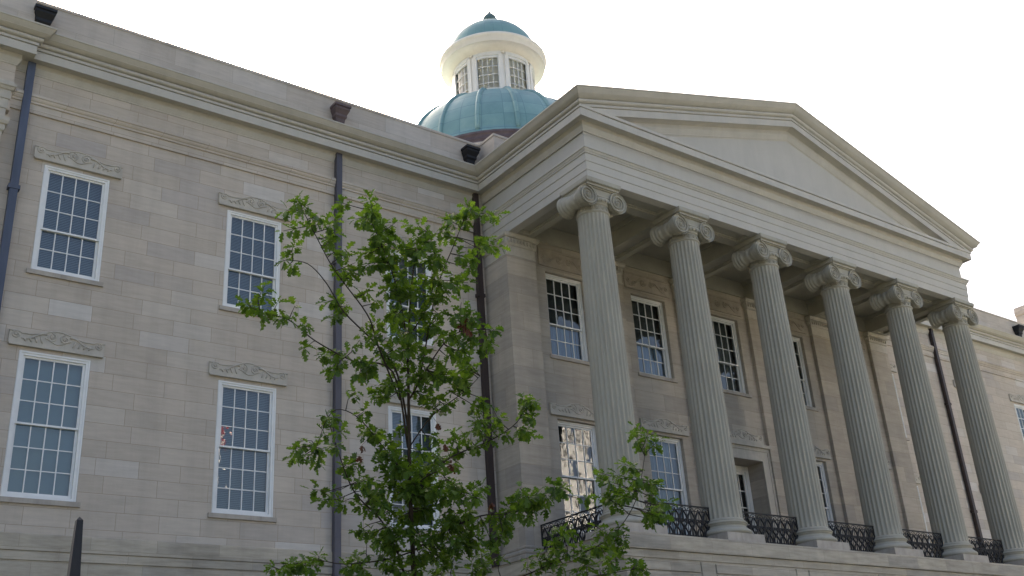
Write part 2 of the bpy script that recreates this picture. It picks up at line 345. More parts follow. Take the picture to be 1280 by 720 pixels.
def frame_mesh(H,rt,rb):
    """double-hung sash window, origin at the bottom centre of the opening; rt / rb panes high in the sashes"""
    b=MB(); h=WW/2-.003; y0=.0
    zm=H*rb/(rt+rb)
    # box frame with brick mould
    b.box(-h,-h+.10,-.012,.16,.003,H-.003); b.box(h-.10,h,-.012,.16,.003,H-.003)
    b.box(-h+.10,h-.10,-.010,.16,H-.105,H-.003); b.box(-h+.10,h-.10,-.010,.16,.003,.075)
    b.box(-h-.0+.012,-h+.045,-.03,-.012,.003,H-.003); b.box(h-.045,h-.012,-.03,-.012,.003,H-.003); b.box(-h+.045,h-.045,-.03,-.010,H-.05,H-.006)
    xi=h-.10
    def sash(z0,z1,ya,yb,rows,bot,top):
        st=.055
        b.box(-xi,-xi+st,ya,yb,z0,z1); b.box(xi-st,xi,ya,yb,z0,z1)
        b.box(-xi+st,xi-st,ya+.001,yb,z0,z0+bot); b.box(-xi+st,xi-st,ya+.001,yb,z1-top,z1)
        gx0,gx1,gz0,gz1=-xi+st,xi-st,z0+bot,z1-top
        for k in range(1,4):
            x=gx0+(gx1-gx0)*k/4; b.box(x-.013,x+.013,ya+.008,yb-.005,gz0,gz1)
        for k in range(1,rows):
            z=gz0+(gz1-gz0)*k/rows; b.box(gx0,gx1,ya+.010,yb-.007,z-.012,z+.012)
        return gx0,gx1,gz0,gz1
    top=sash(zm-.02,H-.105,.03,.075,rt,.045,.05)
    bot=sash(.075,zm+.025,.08,.125,rb,.075,.045)
    return b,(top,rt,.055),(bot,rb,.105)
fu=frame_mesh(ZU1-ZU0,3,2); fl_=frame_mesh(ZL1-ZL0,3,3)
FR_U=fu[0].mesh('window',M_WHITE); FR_L=fl_[0].mesh('window',M_WHITE)
def pane_mesh(f):
    g=MB()
    for (a,bb,c,d),rows,y in f[1:]:
        for i in range(4):
            for j in range(rows):
                x0,x1=a+(bb-a)*i/4,a+(bb-a)*(i+1)/4; z0,z1=c+(d-c)*j/rows,c+(d-c)*(j+1)/rows
                tx,tz=random.gauss(0,.0022),random.gauss(0,.0022)
                g.quad((x0,y-tx-tz,z0),(x1,y+tx-tz,z0),(x1,y+tx+tz,z1),(x0,y-tx+tz,z1))
    return g.mesh('pane',M_GLASS)
def blind_mesh(H,z0=.03,slat=.045):
    b=MB(); h=WW/2-.005; n=int((H-z0)/slat)
    vs=[];fs=[]
    for k in range(n):
        za=z0+k*slat
        b.quad((-h,.225,za),(h,.225,za),(h,.243,za+slat*.97),(-h,.243,za+slat*.97))
    return b
def curtain_mesh(H,z0,z1):
    b=MB(); h=WW/2-.005; n=60
    vs=[]
    for i in range(n+1):
        x=-h+2*h*i/n; y=.24+.018*math.sin(x*24)+.01*math.sin(x*55+1)
        vs+=[(x,y,z0),(x,y,z1)]
    b.add(vs,[(2*i,2*i+2,2*i+3,2*i+1) for i in range(n)],True); return b
BL_U=blind_mesh(ZU1-ZU0).mesh('blind',M_BLIND); BL_L=blind_mesh(ZL1-ZL0).mesh('blind',M_BLIND)
def flat(H,m,y=.26):
    b=MB(); h=WW/2; b.quad((-h,y,0),(h,y,0),(h,y,H),(-h,y,H)); return b.mesh('shade_liner',m)
SH_U=flat(ZU1-ZU0,M_SHADE); SH_L=flat(ZL1-ZL0,M_DARK); PALE_L=flat(ZL1-ZL0,simple('pale_roller_shade',(.26,.33,.315),.7,.05,1),.23)
CU_L=curtain_mesh(3.4,0,3.4).mesh('curtain_and_sky',M_CURTSKY); SKY_U=curtain_mesh(3,0,1.16).mesh('curtain_and_sky',M_CURTSKY)  # half-height upper sheet: mirrored sky painted as blue in the lower sash
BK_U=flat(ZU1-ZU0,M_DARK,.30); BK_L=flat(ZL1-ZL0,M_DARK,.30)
HALF_SKY_U=(lambda b:(b.quad((-.795,.27,0),(.795,.27,0),(.795,.27,1.0),(-.795,.27,1.0)),b.mesh('shade_liner',M_CURTSKY))[1])(MB())  # flat blue sheet, sky reflection of the lower sash put into colour
def child(name,me,parent,loc=(0,0,0)):
    o=bpy.data.objects.new(name,me); COL.objects.link(o); o.parent=parent; o.location=loc; return o
def window(xl,y,upper,inner,hood=True,label=None):
    z0=ZU0 if upper else ZL0; z1=ZU1 if upper else ZL1
    o=child('window',FR_U if upper else FR_L,bld,Vector((xl+WW/2,y,z0))-MB_OFF)
    child('pane',pane_mesh(fu if upper else fl_),o)
    child('sill',SILL,o,(0,0,0) if y<.1 and y>-.5 else (0,-.14,0))
    if hood: child('hood',HOOD,o,(-.0,0 if y>-.5 else -.14,z1-z0+.09))
    child('backing',BK_U if upper else BK_L,o)
    for nm,me in inner: child(nm,me,o)
    if label: o['label']=label
    return o
for i,x in enumerate(wing_x):
    window(x,.012,True,[('blind',BL_U)]); window(x,.012,False,[('shade_liner',PALE_L)] if i==0 else [('blind',BL_L)])
for x in right_x:
    window(x,.012,True,[('blind',BL_U)]); window(x,.012,False,[('blind',BL_L)])
for i,c in enumerate(bay):
    window(c-WW/2,YW+.15,True,[('shade_liner',SH_U)]+([('curtain_and_sky',SKY_U)] if i in (0,1) else [('curtain_and_sky',HALF_SKY_U)] if i==2 else []),hood=False)
    if i!=2: window(c-WW/2,YW+.15,False,[('curtain_and_sky',CU_L)] if i==1 else [('shade_liner',SH_L)])
# carved relief panels over the upper portico windows
def relief():
    b=MB(); h=1.05
    b.box(-h,h,-.03,.05,0,.60); b.box(-h-.0,h,-.055,-.03,.0,.05); b.box(-h,h,-.055,-.03,.55,.60)
    for sx in (-1,1):
        b.tube([(sx*(.12+.75*t),-.045,.38-.22*t+.09*math.sin(t*6)) for t in (i/14 for i in range(15))],[.035-.02*i/14 for i in range(15)],6)
        b.tube(spiral(sx*.2,.30,.13,.02,1.5,0,sx,-.04),.022,5)
        b.tube(spiral(sx*.62,.24,.11,.02,1.5,PI,-sx,-.04),.02,5)
        b.tube(spiral(sx*.9,.30,.08,.02,1.3,PI/2,sx,-.04),.018,5)
    return b
REL=relief().mesh('relief_panel',simple('carved_limestone',(.41,.36,.30),.85,.12,3,bump=.1,spec=.2,grime=.3))
for c in bay: child('relief_panel',REL,bld,Vector((c,YW,9.17))-MB_OFF)
# doorway of the middle bay
d=MB()
for a,b_ in ((7.98,8.35),(10.15,10.52)):
    d.box(a,b_,YW-.05,YW+.02,FL,3.68); 
d.box(7.98,10.52,YW-.051,YW+.02,3.68,4.10)
d.box(7.94,8.06,YW-.075,YW-.051,FL,4.02); d.box(10.44,10.56,YW-.075,YW-.051,FL,4.02); d.box(7.94,10.56,YW-.078,YW-.052,4.02,4.14)
d.box(7.9,10.6,YW-.16,YW+.01,4.14,4.25)
dr=part(d,'door_surround',M_CARV)
child('hood',HOOD,dr,(9.25,YW,4.26))
d=MB(); Y=YW+.72
d.quad((8.35,YW+.48,FL),(8.35,YW+.48,3.68),(8.35,Y+.1,3.68),(8.35,Y+.1,FL)); d.quad((10.15,YW+.48,FL),(10.15,Y+.1,FL),(10.15,Y+.1,3.68),(10.15,YW+.48,3.68)); d.quad((8.35,YW+.48,3.68),(10.15,YW+.48,3.68),(10.15,Y+.1,3.68),(8.35,Y+.1,3.68))
d.box(9.96,10.13,YW+.33,YW+.345,0,3.2) if False else None
part(d,'door_reveal',M_WALLP)
d=MB()
d.box(8.36,8.52,Y-.06,Y+.05,FL,3.66); d.box(9.98,10.14,Y-.06,Y+.05,FL,3.66); d.box(8.52,9.98,Y-.055,Y+.05,3.46,3.66)
for a,b_ in ((8.52,9.245),(9.255,9.98)):
    d.box(a,a+.10,Y-.03,Y+.02,FL,3.46); d.box(b_-.10,b_,Y-.03,Y+.02,FL,3.46); d.box(a+.1,b_-.1,Y-.028,Y+.02,FL,.45); d.box(a+.1,b_-.1,Y-.028,Y+.02,3.36,3.46)
    for k in range(1,5): d.box(a+.1,b_-.1,Y-.02,Y+.015,.45+k*.58-.015,.45+k*.58+.015)
    m_=(a+b_)/2; d.box(m_-.013,m_+.013,Y-.022,Y+.013,.45,3.36)
dd=part(d,'door',M_LANT)
g=MB(); g.quad((8.5,Y,FL),(10,Y,FL),(10,Y,3.5),(8.5,Y,3.5)); go=g.build('pane',M_GLASS,dd)
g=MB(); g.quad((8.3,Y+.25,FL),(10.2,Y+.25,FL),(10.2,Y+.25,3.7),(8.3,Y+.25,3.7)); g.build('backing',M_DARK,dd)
h_=MB(); h_.sphere((9.17,Y-.08,.75),.035); h_.build('handle',M_BROWN,dd)

# ------------------------------------------------------------------ pilasters of the portico wall
def pilaster(x,yb,full):
    b=MB(); y=YP
    b.box(x-PW,x+PW,y,yb,FL+.05,9.50)
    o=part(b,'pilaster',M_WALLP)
    c=MB()
    if full: path=lambda o_:[(x-PW,yb-.001),(x-PW,y),(x+PW,y),(x+PW,YW-.001)]
    else: path=lambda o_:[(x-PW,YW-.001),(x-PW,y),(x+PW,y),(x+PW,YW-.001)]
    if full and x>10: path=lambda o_:[(x-PW,YW-.001),(x-PW,y),(x+PW,y),(x+PW,yb-.001)]
    c.sweep(path(0),[(-.1,9.15),(.012,9.155),(.02,9.18),(.012,9.20),(0.004,9.205),(.004,9.50),(.035,9.52),(.045,9.55),(.045,9.57),(.05,9.58),(.05,9.76),(.10,9.77),(.13,9.82),(.13,9.905),(-.1,9.907)])
    pts=path(0)
    for i in range(len(pts)-1):
        a=Vector(pts[i]); e=Vector(pts[i+1]); dlt=e-a; Ln=dlt.length
        if Ln<.1: continue
        n=max(2,round(Ln/.125))
        dn=dlt.normalized(); no=Vector((dn.y,-dn.x))
        for k in range(n):
            p=a+dn*((k+.5)*Ln/n)+no*.07
            c.sphere((p.x,p.y,9.665),.062,8,5,(.72,.72,1.3))
    c.build('capital',M_CARV,o)
    bs=MB()
    bs.sweep(path(0),[(-.1,FL),(.16,FL+.002),(.16,-.12),(.10,-.09),(.13,-.05),(.13,.0),(.10,.03),(.06,.06),(.085,.09),(.085,.13),(.04,.15),(.003,.16),(-.1,.162)])
    bs.build('pilaster_base',M_SILL,o)
    return o
for k in range(6): pilaster(k*S,0 if k in (0,5) else YW,k in (0,5))

# ------------------------------------------------------------------ columns
ZR=8.93
def column_meshes():
    b=MB(); nf=24; per=8; nz=26
    z0,z1=.42,ZR
    vs=[]
    for j in range(nz+1):
        t=j/nz; z=z0+(z1-z0)*t
        r=.545-.085*(t**1.6)
        e=min(1,min((z-z0)/.18,(z1-z)/.14)); e=max(0,e)**.5
        for i in range(nf*per):
            u=(i%per)/per
            fl=0 if u<.2 else math.sin(PI*(u-.2)/.8)**.7
            rr=r-.050*fl*e
            a=2*PI*i/(nf*per); vs.append((rr*math.cos(a),rr*math.sin(a),z))
    n=nf*per
    fs=[(j*n+i,j*n+(i+1)%n,(j+1)*n+(i+1)%n,(j+1)*n+i) for j in range(nz) for i in range(n)]
    b.add(vs,fs,True)
    b.lathe([(.575,.34),(.59,.36),(.565,.385),(.548,.42),(.54,.43)],64)
    b.lathe([(.455,ZR-.02),(.47,ZR),(.49,ZR+.015),(.50,ZR+.035),(.49,ZR+.055),(.465,ZR+.07),(.45,ZR+.075)],64)
    base=MB()
    prof=[(.66,-.05)]
    prof+=[(.66+.075*math.sin(PI*i/8),-.05+.175*i/8) for i in range(9)]
    prof+=[(.635,.13),(.635,.15),(.60,.18),(.59,.205),(.60,.23),(.62,.24),(.62,.25)]
    prof+=[(.60+.045*math.sin(PI*i/6),.25+.09*i/6) for i in range(7)]
    prof+=[(.575,.345),(.4,.345)]
    base.lathe(prof,64)
    pl=MB(); pl.box(-.74,.74,-.74,.74,FL-.004,-.05)
    return b,base,pl
def capital_mesh():
    b=MB(); zc=9.355; vx=.565; vr=.335; ye=.52
    # necking with palmette relief
    b.lathe([(.452,ZR+.06),(.452,9.17),(.475,9.18),(.49,9.20),(.475,9.225),(.49,9.24),(.54,9.30),(.56,9.36),(.50,9.40)],64)
    for k in range(16):
        a=2*PI*k/16
        def pt(u,z,r=.456): return ((r)*math.cos(a+u),r*math.sin(a+u),z)
        b.tube([pt(-.10+.0,9.145),pt(-.115,9.09),pt(-.07,9.035),pt(0,9.02),pt(.07,9.035),pt(.115,9.09),pt(.10,9.145)],.012,5)
        b.tube([pt(0,9.03),pt(0,9.09),pt(0,9.15)],[.008,.02,.01],5)
    for k in range(24):
        a=2*PI*(k+.5)/24; b.sphere((.535*math.cos(a),.535*math.sin(a),9.295),.05,6,5,(.8,.8,1.15))
    # bolsters (rolls along y, waisted in the middle)
    for sx in (-1,1):
        prof=[]
        for i in range(49):
            t=-1+2*i/48; y=ye*t
            r=.205+(vr-.205)*abs(t)**1.7
            if abs(t)<.10: r+=.035
            elif abs(abs(t)-.42)<.05 or abs(abs(t)-.62)<.05 or abs(abs(t)-.82)<.05: r+=.03
            prof.append((r,y))
        n=32; vs=[];fs=[]
        for i in range(n):
            a=2*PI*i/n
            for r,y in prof: vs.append((sx*vx+r*math.cos(a),y,zc+r*math.sin(a)))
        m=len(prof)
        for i in range(n):
            j=(i+1)%n
            for t in range(m-1): fs.append((i*m+t,i*m+t+1,j*m+t+1,j*m+t))
        b.add(vs,fs,True)
        for sy in (-1,1):
            n2=40
            ring=[(sx*vx+vr*math.cos(2*PI*i/n2),sy*ye,zc+vr*math.sin(2*PI*i/n2)) for i in range(n2)]
            inn=[(sx*vx+(vr-.035)*math.cos(2*PI*i/n2),sy*(ye-.045),zc+(vr-.035)*math.sin(2*PI*i/n2)) for i in range(n2)]
            b.add(ring+inn,[(i,(i+1)%n2,n2+(i+1)%n2,n2+i) for i in range(n2)]+[tuple(n2+i for i in range(n2))])
            pts=spiral(sx*vx,zc,vr-.022,.045,2.6,PI/2,sx,sy*(ye-.015),70)
            b.tube(pts,[.030-.016*i/70 for i in range(71)],6)
            b.sphere((sx*vx,sy*(ye-.03),zc),.055,10,6)
    # canalis: the channelled band joining the volutes, sagging in the middle
    for sy in (-1,1):
        top=[(-vx,zc+vr),(vx,zc+vr)]
        low=[(x,zc+.10-.035*math.cos(x/vx*PI/2)+.0) for x in (vx*(1-2*i/12) for i in range(13))]
        poly=top+low
        y0,y1=sorted((sy*(ye-.05),sy*.30)); b.prism_y(poly,y0,y1)
        b.tube([(x,sy*(ye-.035),zc+.10-.035*math.cos(x/vx*PI/2)) for x in (vx*.62*(1-2*i/12) for i in range(13))],.024,6)
        b.tube([(x,sy*(ye-.03),zc+vr-.022) for x in (-vx,-vx/2,0,vx/2,vx)],.026,6)
    b.box(-vx,vx,-.44,.44,zc+.05,zc+vr-.02); b.box(-vx-.035,vx+.035,-.40,.40,zc+.12,zc+vr-.012)
    # abacus
    za=zc+vr
    b.box(-.60,.60,-.56,.56,za-.01,za+.05); b.box(-.66,.66,-.62,.62,za+.13,9.904)
    b.sweep([(-.60,.56),(-.60,-.56),(.60,-.56),(.60,.56),(-.60,.56)],[(-.05,za+.05),(.0,za+.05),(.03,za+.07),(.055,za+.10),(.06,za+.13),(-.05,za+.131)],caps=False)
    for k in range(22):
        t=-.6+1.2*(k+.5)/22
        for q in ((t,-.60,za+.09),(t,.60,za+.09)): b.sphere(q,.03,6,4,(.75,1,1.3))
        t2=-.56+1.12*(k+.5)/22
        for q in ((-.64,t2,za+.09),(.64,t2,za+.09)): b.sphere(q,.03,6,4,(1,.75,1.3))
    return b
cs,cb,cp=column_meshes(); cc=capital_mesh()
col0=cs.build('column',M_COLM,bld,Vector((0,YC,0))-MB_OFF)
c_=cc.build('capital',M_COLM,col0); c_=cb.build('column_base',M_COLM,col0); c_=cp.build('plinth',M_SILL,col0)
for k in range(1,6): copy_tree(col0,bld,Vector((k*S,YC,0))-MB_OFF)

# ------------------------------------------------------------------ entablature, ceiling
path_p=[(-HW,-.01),(-HW,YC-HW),(XE,YC-HW),(XE,-.01)]
ent=[(-.3,ZAB),(0,ZAB),(0,10.175),(.018,10.18),(.022,10.195),(.022,10.455),(.040,10.46),(.044,10.475),(.044,10.70),(.075,10.715),(.075,10.75),(.10,10.775),(.115,10.81),(.115,10.83),(.145,10.84),(.145,10.90),(.12,10.915),(-.03,10.945),(-.035,11.50),(-.035,12.3),(-.3,12.31)]
b=MB(); b.sweep(path_p,ent); 
part(b,'entablature',M_TRIM,fix=False)
def soffit(mb,x0,x1,y0,y1,z,inset=.26,dep=.09,panels=True):
    if not panels: mb.quad((x0,y0,z),(x0,y1,z),(x1,y1,z),(x1,y0,z)); return
    a,b_,c,d_=x0+inset,x1-inset,y0+inset,y1-inset
    o=[(x0,y0),(x1,y0),(x1,y1),(x0,y1)]; i=[(a,c),(b_,c),(b_,d_),(a,d_)]; st=.035; i2=[(a+st,c+st),(b_-st,c+st),(b_-st,d_-st),(a+st,d_-st)]
    vs=[(*p,z) for p in o]+[(*p,z) for p in i]+[(*p,z+dep*.5) for p in i]+[(*p,z+dep*.5) for p in i2]+[(*p,z+dep) for p in i2]
    fs=[]
    for k in range(4):
        for lv in range(4): fs.append((lv*4+k,lv*4+(k+1)%4,lv*4+4+(k+1)%4,lv*4+4+k))
    fs.append((16,17,18,19)); mb.add(vs,fs)
s_=MB(); zz=ZAB+.004
ZC=10.62
for k in range(6):
    xa,xb=k*S-HW+.001,k*S+HW-.001
    soffit(s_,xa,xb,YC-HW+.001,YC+HW,zz,panels=False)
    if k<5: soffit(s_,xb,(k+1)*S-HW+.001,YC-HW+.001,YC+HW,zz,.28)
fr=part(s_,'architrave_soffit',M_CEIL)
cl=MB(); cl.box(-.2,18.7,YC+HW-.1,YW+.05,ZC,ZC+.1)
cl.box(HW,18.5-HW,YC+HW,YC+HW+.06,zz,ZC)      # inner face of the front architrave
part(cl,'portico_ceiling',M_CEIL)
for k in range(6):
    bm=MB(); xa,xb=k*S-.46,k*S+.46
    if k==0: xa=-HW+.002
    if k==5: xb=XE-.002
    soffit(bm,xa,xb,YC+HW+.002,YW-.145,zz+.003,.24)
    for x in (xa,xb): bm.quad((x,YC+HW,zz+.003),(x,YW,zz+.003),(x,YW,ZC),(x,YC+HW,ZC))
    bm.quad((xa,YW-.145,zz+.003),(xb,YW-.145,zz+.003),(xb,YW,zz+.003),(xa,YW,zz+.003))
    if 0<k<5 or True:
        for x,sg in ((xa,-1),(xb,1)):
            if (k==0 and sg<0) or (k==5 and sg>0): continue
            bm.box(min(x,x+sg*.07),max(x,x+sg*.07),YC+HW+.07,YW,ZC-.16,ZC-.004)
    part(bm,'ceiling_beam',M_CEIL)
ce=MB(); ce.box(HW-.06,18.5-HW+.06,YW-.06,YW,10.0,ZC-.01); part(ce,'ceiling_cornice',M_CEIL)

# ------------------------------------------------------------------ cornice
crown=[(.0,11.47),(.022,11.48),(.024,11.51),(.04,11.53),(.06,11.57),(.085,11.61),(.10,11.63),(.10,11.655),(.092,11.66),(.092,11.70),(.092,11.74),(.092,11.785),(.31,11.79),(.31,11.745),(.355,11.74),(.36,11.975),(.32,11.978),(.32,11.995),(.385,12.0),(.385,12.075),(.36,12.078),(.36,12.09),(.43,12.095),(.458,12.115),(.47,12.14),(.47,12.17),(.455,12.19),(.41,12.193),(.41,12.212)]
cyma=[(.47,12.215)]+[(.47+.21*t+.055*math.sin(PI*t)*(1 if t<.5 else .2)-.0,12.215+.195*(t**1.25)) for t in (i/10 for i in range(1,11))]+[(.70,12.412),(.706,12.452),(.69,12.462)]
side=crown+cyma+[(-.05,12.52)]
pav=[(-26,-.2),(XP,-.2),(XP,0),(-HW,0),(-HW,YC-HW)]
c=MB(); c.sweep(pav,side,caps=True)
for i,(p_,z_) in enumerate(side):
    for q in (4*len(side)+i,5*len(side)+len(side)+i):
        a_=c.v[q]; c.v[q]=(a_[0],YC-HW-p_,a_[2])
part(c,'cornice',M_CORN,fix=True)
pav2=[(XE,YC-HW),(XE,0),(18.5-XP,0),(18.5-XP,-.2),(44.5,-.2)]
c=MB(); c.sweep(pav2,side,caps=True)
for i,(p_,z_) in enumerate(side):
    for q in (i,5*len(side)+i):
        a_=c.v[q]; c.v[q]=(a_[0],YC-HW-p_,a_[2])
part(c,'cornice',M_CORN,fix=True)
# bed mould against the recessed frieze, horizontal cornice of the pediment
hor=crown[:crown.index((.32,11.995))+1]+[(.385,12.0),(.39,12.01),(.39,12.10),(.34,12.105),(-.05,12.16)]
c=MB(); c.sweep([(-HW,YC-HW),(XE,YC-HW)],hor,caps=False)
# mitre the ends with the side cornice
o=c; n=len(hor)
for i in range(n):
    p,z=hor[i]
    x,y,_=o.v[i]; o.v[i]=(-HW-p,y,z); x,y,_=o.v[n+i]; o.v[n+i]=(XE+p,y,z)
part(c,'pediment_cornice',M_CORN,fix=True)
# raking cornice: the side profile sheared up the slope
SL=.2863; XM=9.25
rp=[(-.06,11.40)]+crown+cyma+[(-.06,12.56)]
c=MB(); n=len(rp); vs=[]
for sgn in (-1,1):
    vs=[]
    for p,z in rp: vs.append((XM+sgn*(XM+HW+p),YC-HW-p-.004,z))
    for p,z in rp: vs.append((XM,YC-HW-p-.004,z+SL*(XM+HW+p)))
    c.add(vs,[(j,n+j,n+j+1,j+1) for j in range(n-1)])
part(c,'raking_cornice',M_CORN,fix=True)
t=MB(); zt=11.5; yt=YC-HW+.02
t.add([(-HW,yt,11.4),(XE,yt,11.4),(XE,yt,12.5),(XM,yt,12.5+SL*(XM+HW)-.02),(-HW,yt,12.5)],[(0,1,2,3,4)])
part(t,'tympanum',M_TRIM)
# roof of the portico
t=MB()
for sgn in (-1,1):
    e=XM+HW+.66; y0=YC-HW-.66
    t.quad((XM+sgn*e,y0,12.475),(XM,y0,12.475+SL*e),(XM,8,12.475+SL*e),(XM+sgn*e,8,12.475))
part(t,'portico_roof',M_ROOF)
# ------------------------------------------------------------------ parapets and roofs
p=MB(); cap=[(0,13.70),(.02,13.705),(.02,13.80),(-.02,13.83)]
wallp=[(0,12.45),(0,13.70)]
def parapet(path):
    b=MB(); b.sweep(path,[(0,12.44),(0,13.715),(.025,13.72),(.025,13.80),(-.0,13.825),(-.4,13.83),(-.4,12.45)]); part(b,'parapet',M_PARAP,fix=True)
parapet([(-14.66,0),(-.5,0),(-.5,-.85),(1.2,-.85)])
parapet([(17.3,-.85),(19.0,-.85),(19.0,0),(34.48,0)])
b=MB(); b.sweep([(-26,-.2),(-14.68,-.2),(-14.68,.3)],[(0,12.44),(0,14.45),(.06,14.5),(.06,14.72),(.02,14.75),(-.02,14.95),(-.4,14.96),(-.4,12.45)]); part(b,'parapet',M_PARAP,fix=True)
b=MB(); b.sweep([(34.5,.5),(34.5,-.2),(44.5,-.2)],[(0,12.44),(0,14.45),(.06,14.5),(.06,14.72),(.02,14.75),(-.02,14.95),(-.4,14.96),(-.4,12.45)]); part(b,'parapet',M_PARAP,fix=True)
b=MB(); b.box(-26,44.5,.42,23,12.5,12.9); part(b,'roof',M_ROOF)
b=MB(); b.box(-26,44.5,22.8,23,GZ,12.5); b.box(-26,-25.8,.0,22.8,GZ,12.5); b.box(44.3,44.5,0,22.8,GZ,12.5); part(b,'wall',M_WALL)
# left and right pavilion pilasters
for sg in (0,1):
    X=lambda x:(18.5-x) if sg else x
    def bx(mb,a,b_,*r): 
        q=sorted((X(a),X(b_))); mb.box(q[0],q[1],*r)
    b=MB(); bx(b,-26,-16.6,-.08,.0,-.1,11.5); bx(b,-16.5,-15.04,-.2,-.001,FL,9.55); bx(b,-26,XP,-.2,-.002,10.76,11.55)
    bx(b,-26,XP,-.2,-.002,10.15,10.76)
    po=part(b,'pilaster',M_WALL)
    q=MB()
    pth=[(-17,-.2),(-15.04,-.2),(-15.04,-.001)] if not sg else [(33.54,-.001),(33.54,-.2),(35.5,-.2)]
    q.sweep(pth,[(-.05,9.2),(.01,9.205),(.01,9.25),(0.003,9.26),(.003,9.5),(.04,9.53),(.05,9.57),(.05,9.68),(.09,9.70),(.12,9.78),(.12,9.88),(-.05,9.885)])
    q.sweep(pth,[(-.05,9.9),(.015,9.9),(.015,10.15),(.04,10.16),(.04,10.42),(.065,10.43),(.065,10.66),(.10,10.68),(.13,10.74),(.16,10.76),(.16,10.84),(.11,10.87),(.102,10.92),(-.05,10.93)])
    q.build('capital',M_CARV,po)

# ------------------------------------------------------------------ podium
PX=.98; pv=-(YC)+.93
e=.93
path=[(-e-.1,0-.0),(-e-.1,YC-e),(18.5+e+.1,YC-e),(18.5+e+.1,0)]
b=MB(); b.sweep(path,[(-.6,FL),(.05,FL+.001),(.055,FL-.02),(.055,-.72),(.0,-.73),(-.5,-.74)],caps=False); part(b,'podium_cap',M_PODI)
b=MB(); prof=[(-.5,-.74),(.0,-.735),(.0,-.92),(-.03,-.925),(-.03,-.95)]
prof+=[(-.03,GZ)]
b.sweep(path,prof,caps=False); part(b,'podium',M_PODI)
# rusticated front: blocks with sunk joints, and keystone strips at mid-bay
b=MB(); yf=YC-e+.03-.035
x=-e-.07
def blk(x0,x1,z0,z1): 
    q=.012
    b.add([(x0,yf+.034,z0),(x1,yf+.034,z0),(x1,yf+.034,z1),(x0,yf+.034,z1),(x0+q,yf,z0+q),(x1-q,yf,z0+q),(x1-q,yf,z1-q),(x0+q,yf,z1-q)],[(4,5,6,7),(0,1,5,4),(1,2,6,5),(2,3,7,6),(3,0,4,7)])
edges=[-e-.095]+[v for c_ in bay for v in (c_-.26,c_+.26)]+[18.5+e+.095]
for i in range(len(edges)-1):
    x0,x1=edges[i],edges[i+1]
    key=i%2==1
    if key: blk(x0+.01,x1-.01,-1.75,-.95); continue
    z=-.955
    for k in range(18):
        h=.265 if k==0 else .31
        if (z-h)<GZ: break
        if k>2 and True: blk(x0-.24 if i>0 else x0,x1+.24 if i<10 else x1,z-h,z-.02)
        else: blk(x0+.03,x1-.03,z-h,z-.02)
        z-=h
part(b,'podium_block',M_PODI)
b=MB(); b.quad((-e-.2,0,FL-.004),(-e-.2,YC-e+.2,FL-.004),(18.5+e+.2,YC-e+.2,FL-.004),(18.5+e+.2,0,FL-.004)); part(b,'portico_floor',M_SILL)

# ------------------------------------------------------------------ cast iron railings
def railing(L):
    b=MB(); H0,H1=FL+.07,.76; h=L/2
    b.box(-h,h,-.022,.022,H1-.035,H1); b.box(-h,h,-.014,.014,H1-.16,H1-.14); b.box(-h,h,-.014,.014,H0,H0+.025)
    n=max(3,round(L/.30)); wv=L/n
    zm=[H0+.025,H0+.36,H0+.50,H1-.16]
    for k in range(n):
        c_=-h+wv*(k+.5)
        # little arches under the handrail
        b.tube([(c_-wv*.45,0,H1-.14),(c_-wv*.3,0,H1-.075),(c_,0,H1-.05),(c_+wv*.3,0,H1-.075),(c_+wv*.45,0,H1-.14)],.010,5)
        b.sphere((c_,0,H1-.115),.022,6,4)
        for sx in (-1,1):
            # long S-scrolls crossing into pointed loops
            b.tube([(c_+sx*wv*(.06+.34*math.sin(PI*t)**1.0),0,H0+.025+.40*t) for t in (i/8 for i in range(9))],.025,6)
            b.tube([(c_+sx*wv*(.08+.36*math.sin(PI*t)),0,H0+.42+(H1-.16-H0-.42)*t) for t in (i/8 for i in range(9))],.025,6)
            b.tube(spiral(c_+sx*wv*.20,H0+.60,.055,.015,1.2,-PI/2,sx,0,12),.021,5)
            b.tube(spiral(c_+sx*wv*.17,H0+.16,.05,.015,1.2,PI/2,-sx,0,12),.021,5)
        b.tube([(c_,0,H0+.03),(c_,0,H0+.2),(c_,0,H0+.42),(c_,0,H1-.2)],[.009,.02,.012,.009],5)
        b.sphere((c_,0,H0+.42),.035,6,5)
        b.tube([(c_-wv/2,0,H0+.02),(c_-wv/2,0,H1-.15)],.011,5)
    for x in (-h+.015,h-.015): b.box(x-.018,x+.018,-.018,.018,FL,H1-.02)
    return b
RF=railing(S-1.06).mesh('railing',M_IRON)
for k in range(5): child('railing',RF,bld,Vector(((k+.5)*S,YC,0))-MB_OFF)
RS=railing(YC*-1-.53-1.24).mesh('railing',M_IRON)
for x in (0,18.5):
    o=child('railing',RS,bld,Vector((x,(YC+.53+YP)/2,0))-MB_OFF); o.rotation_euler=(0,0,PI/2)

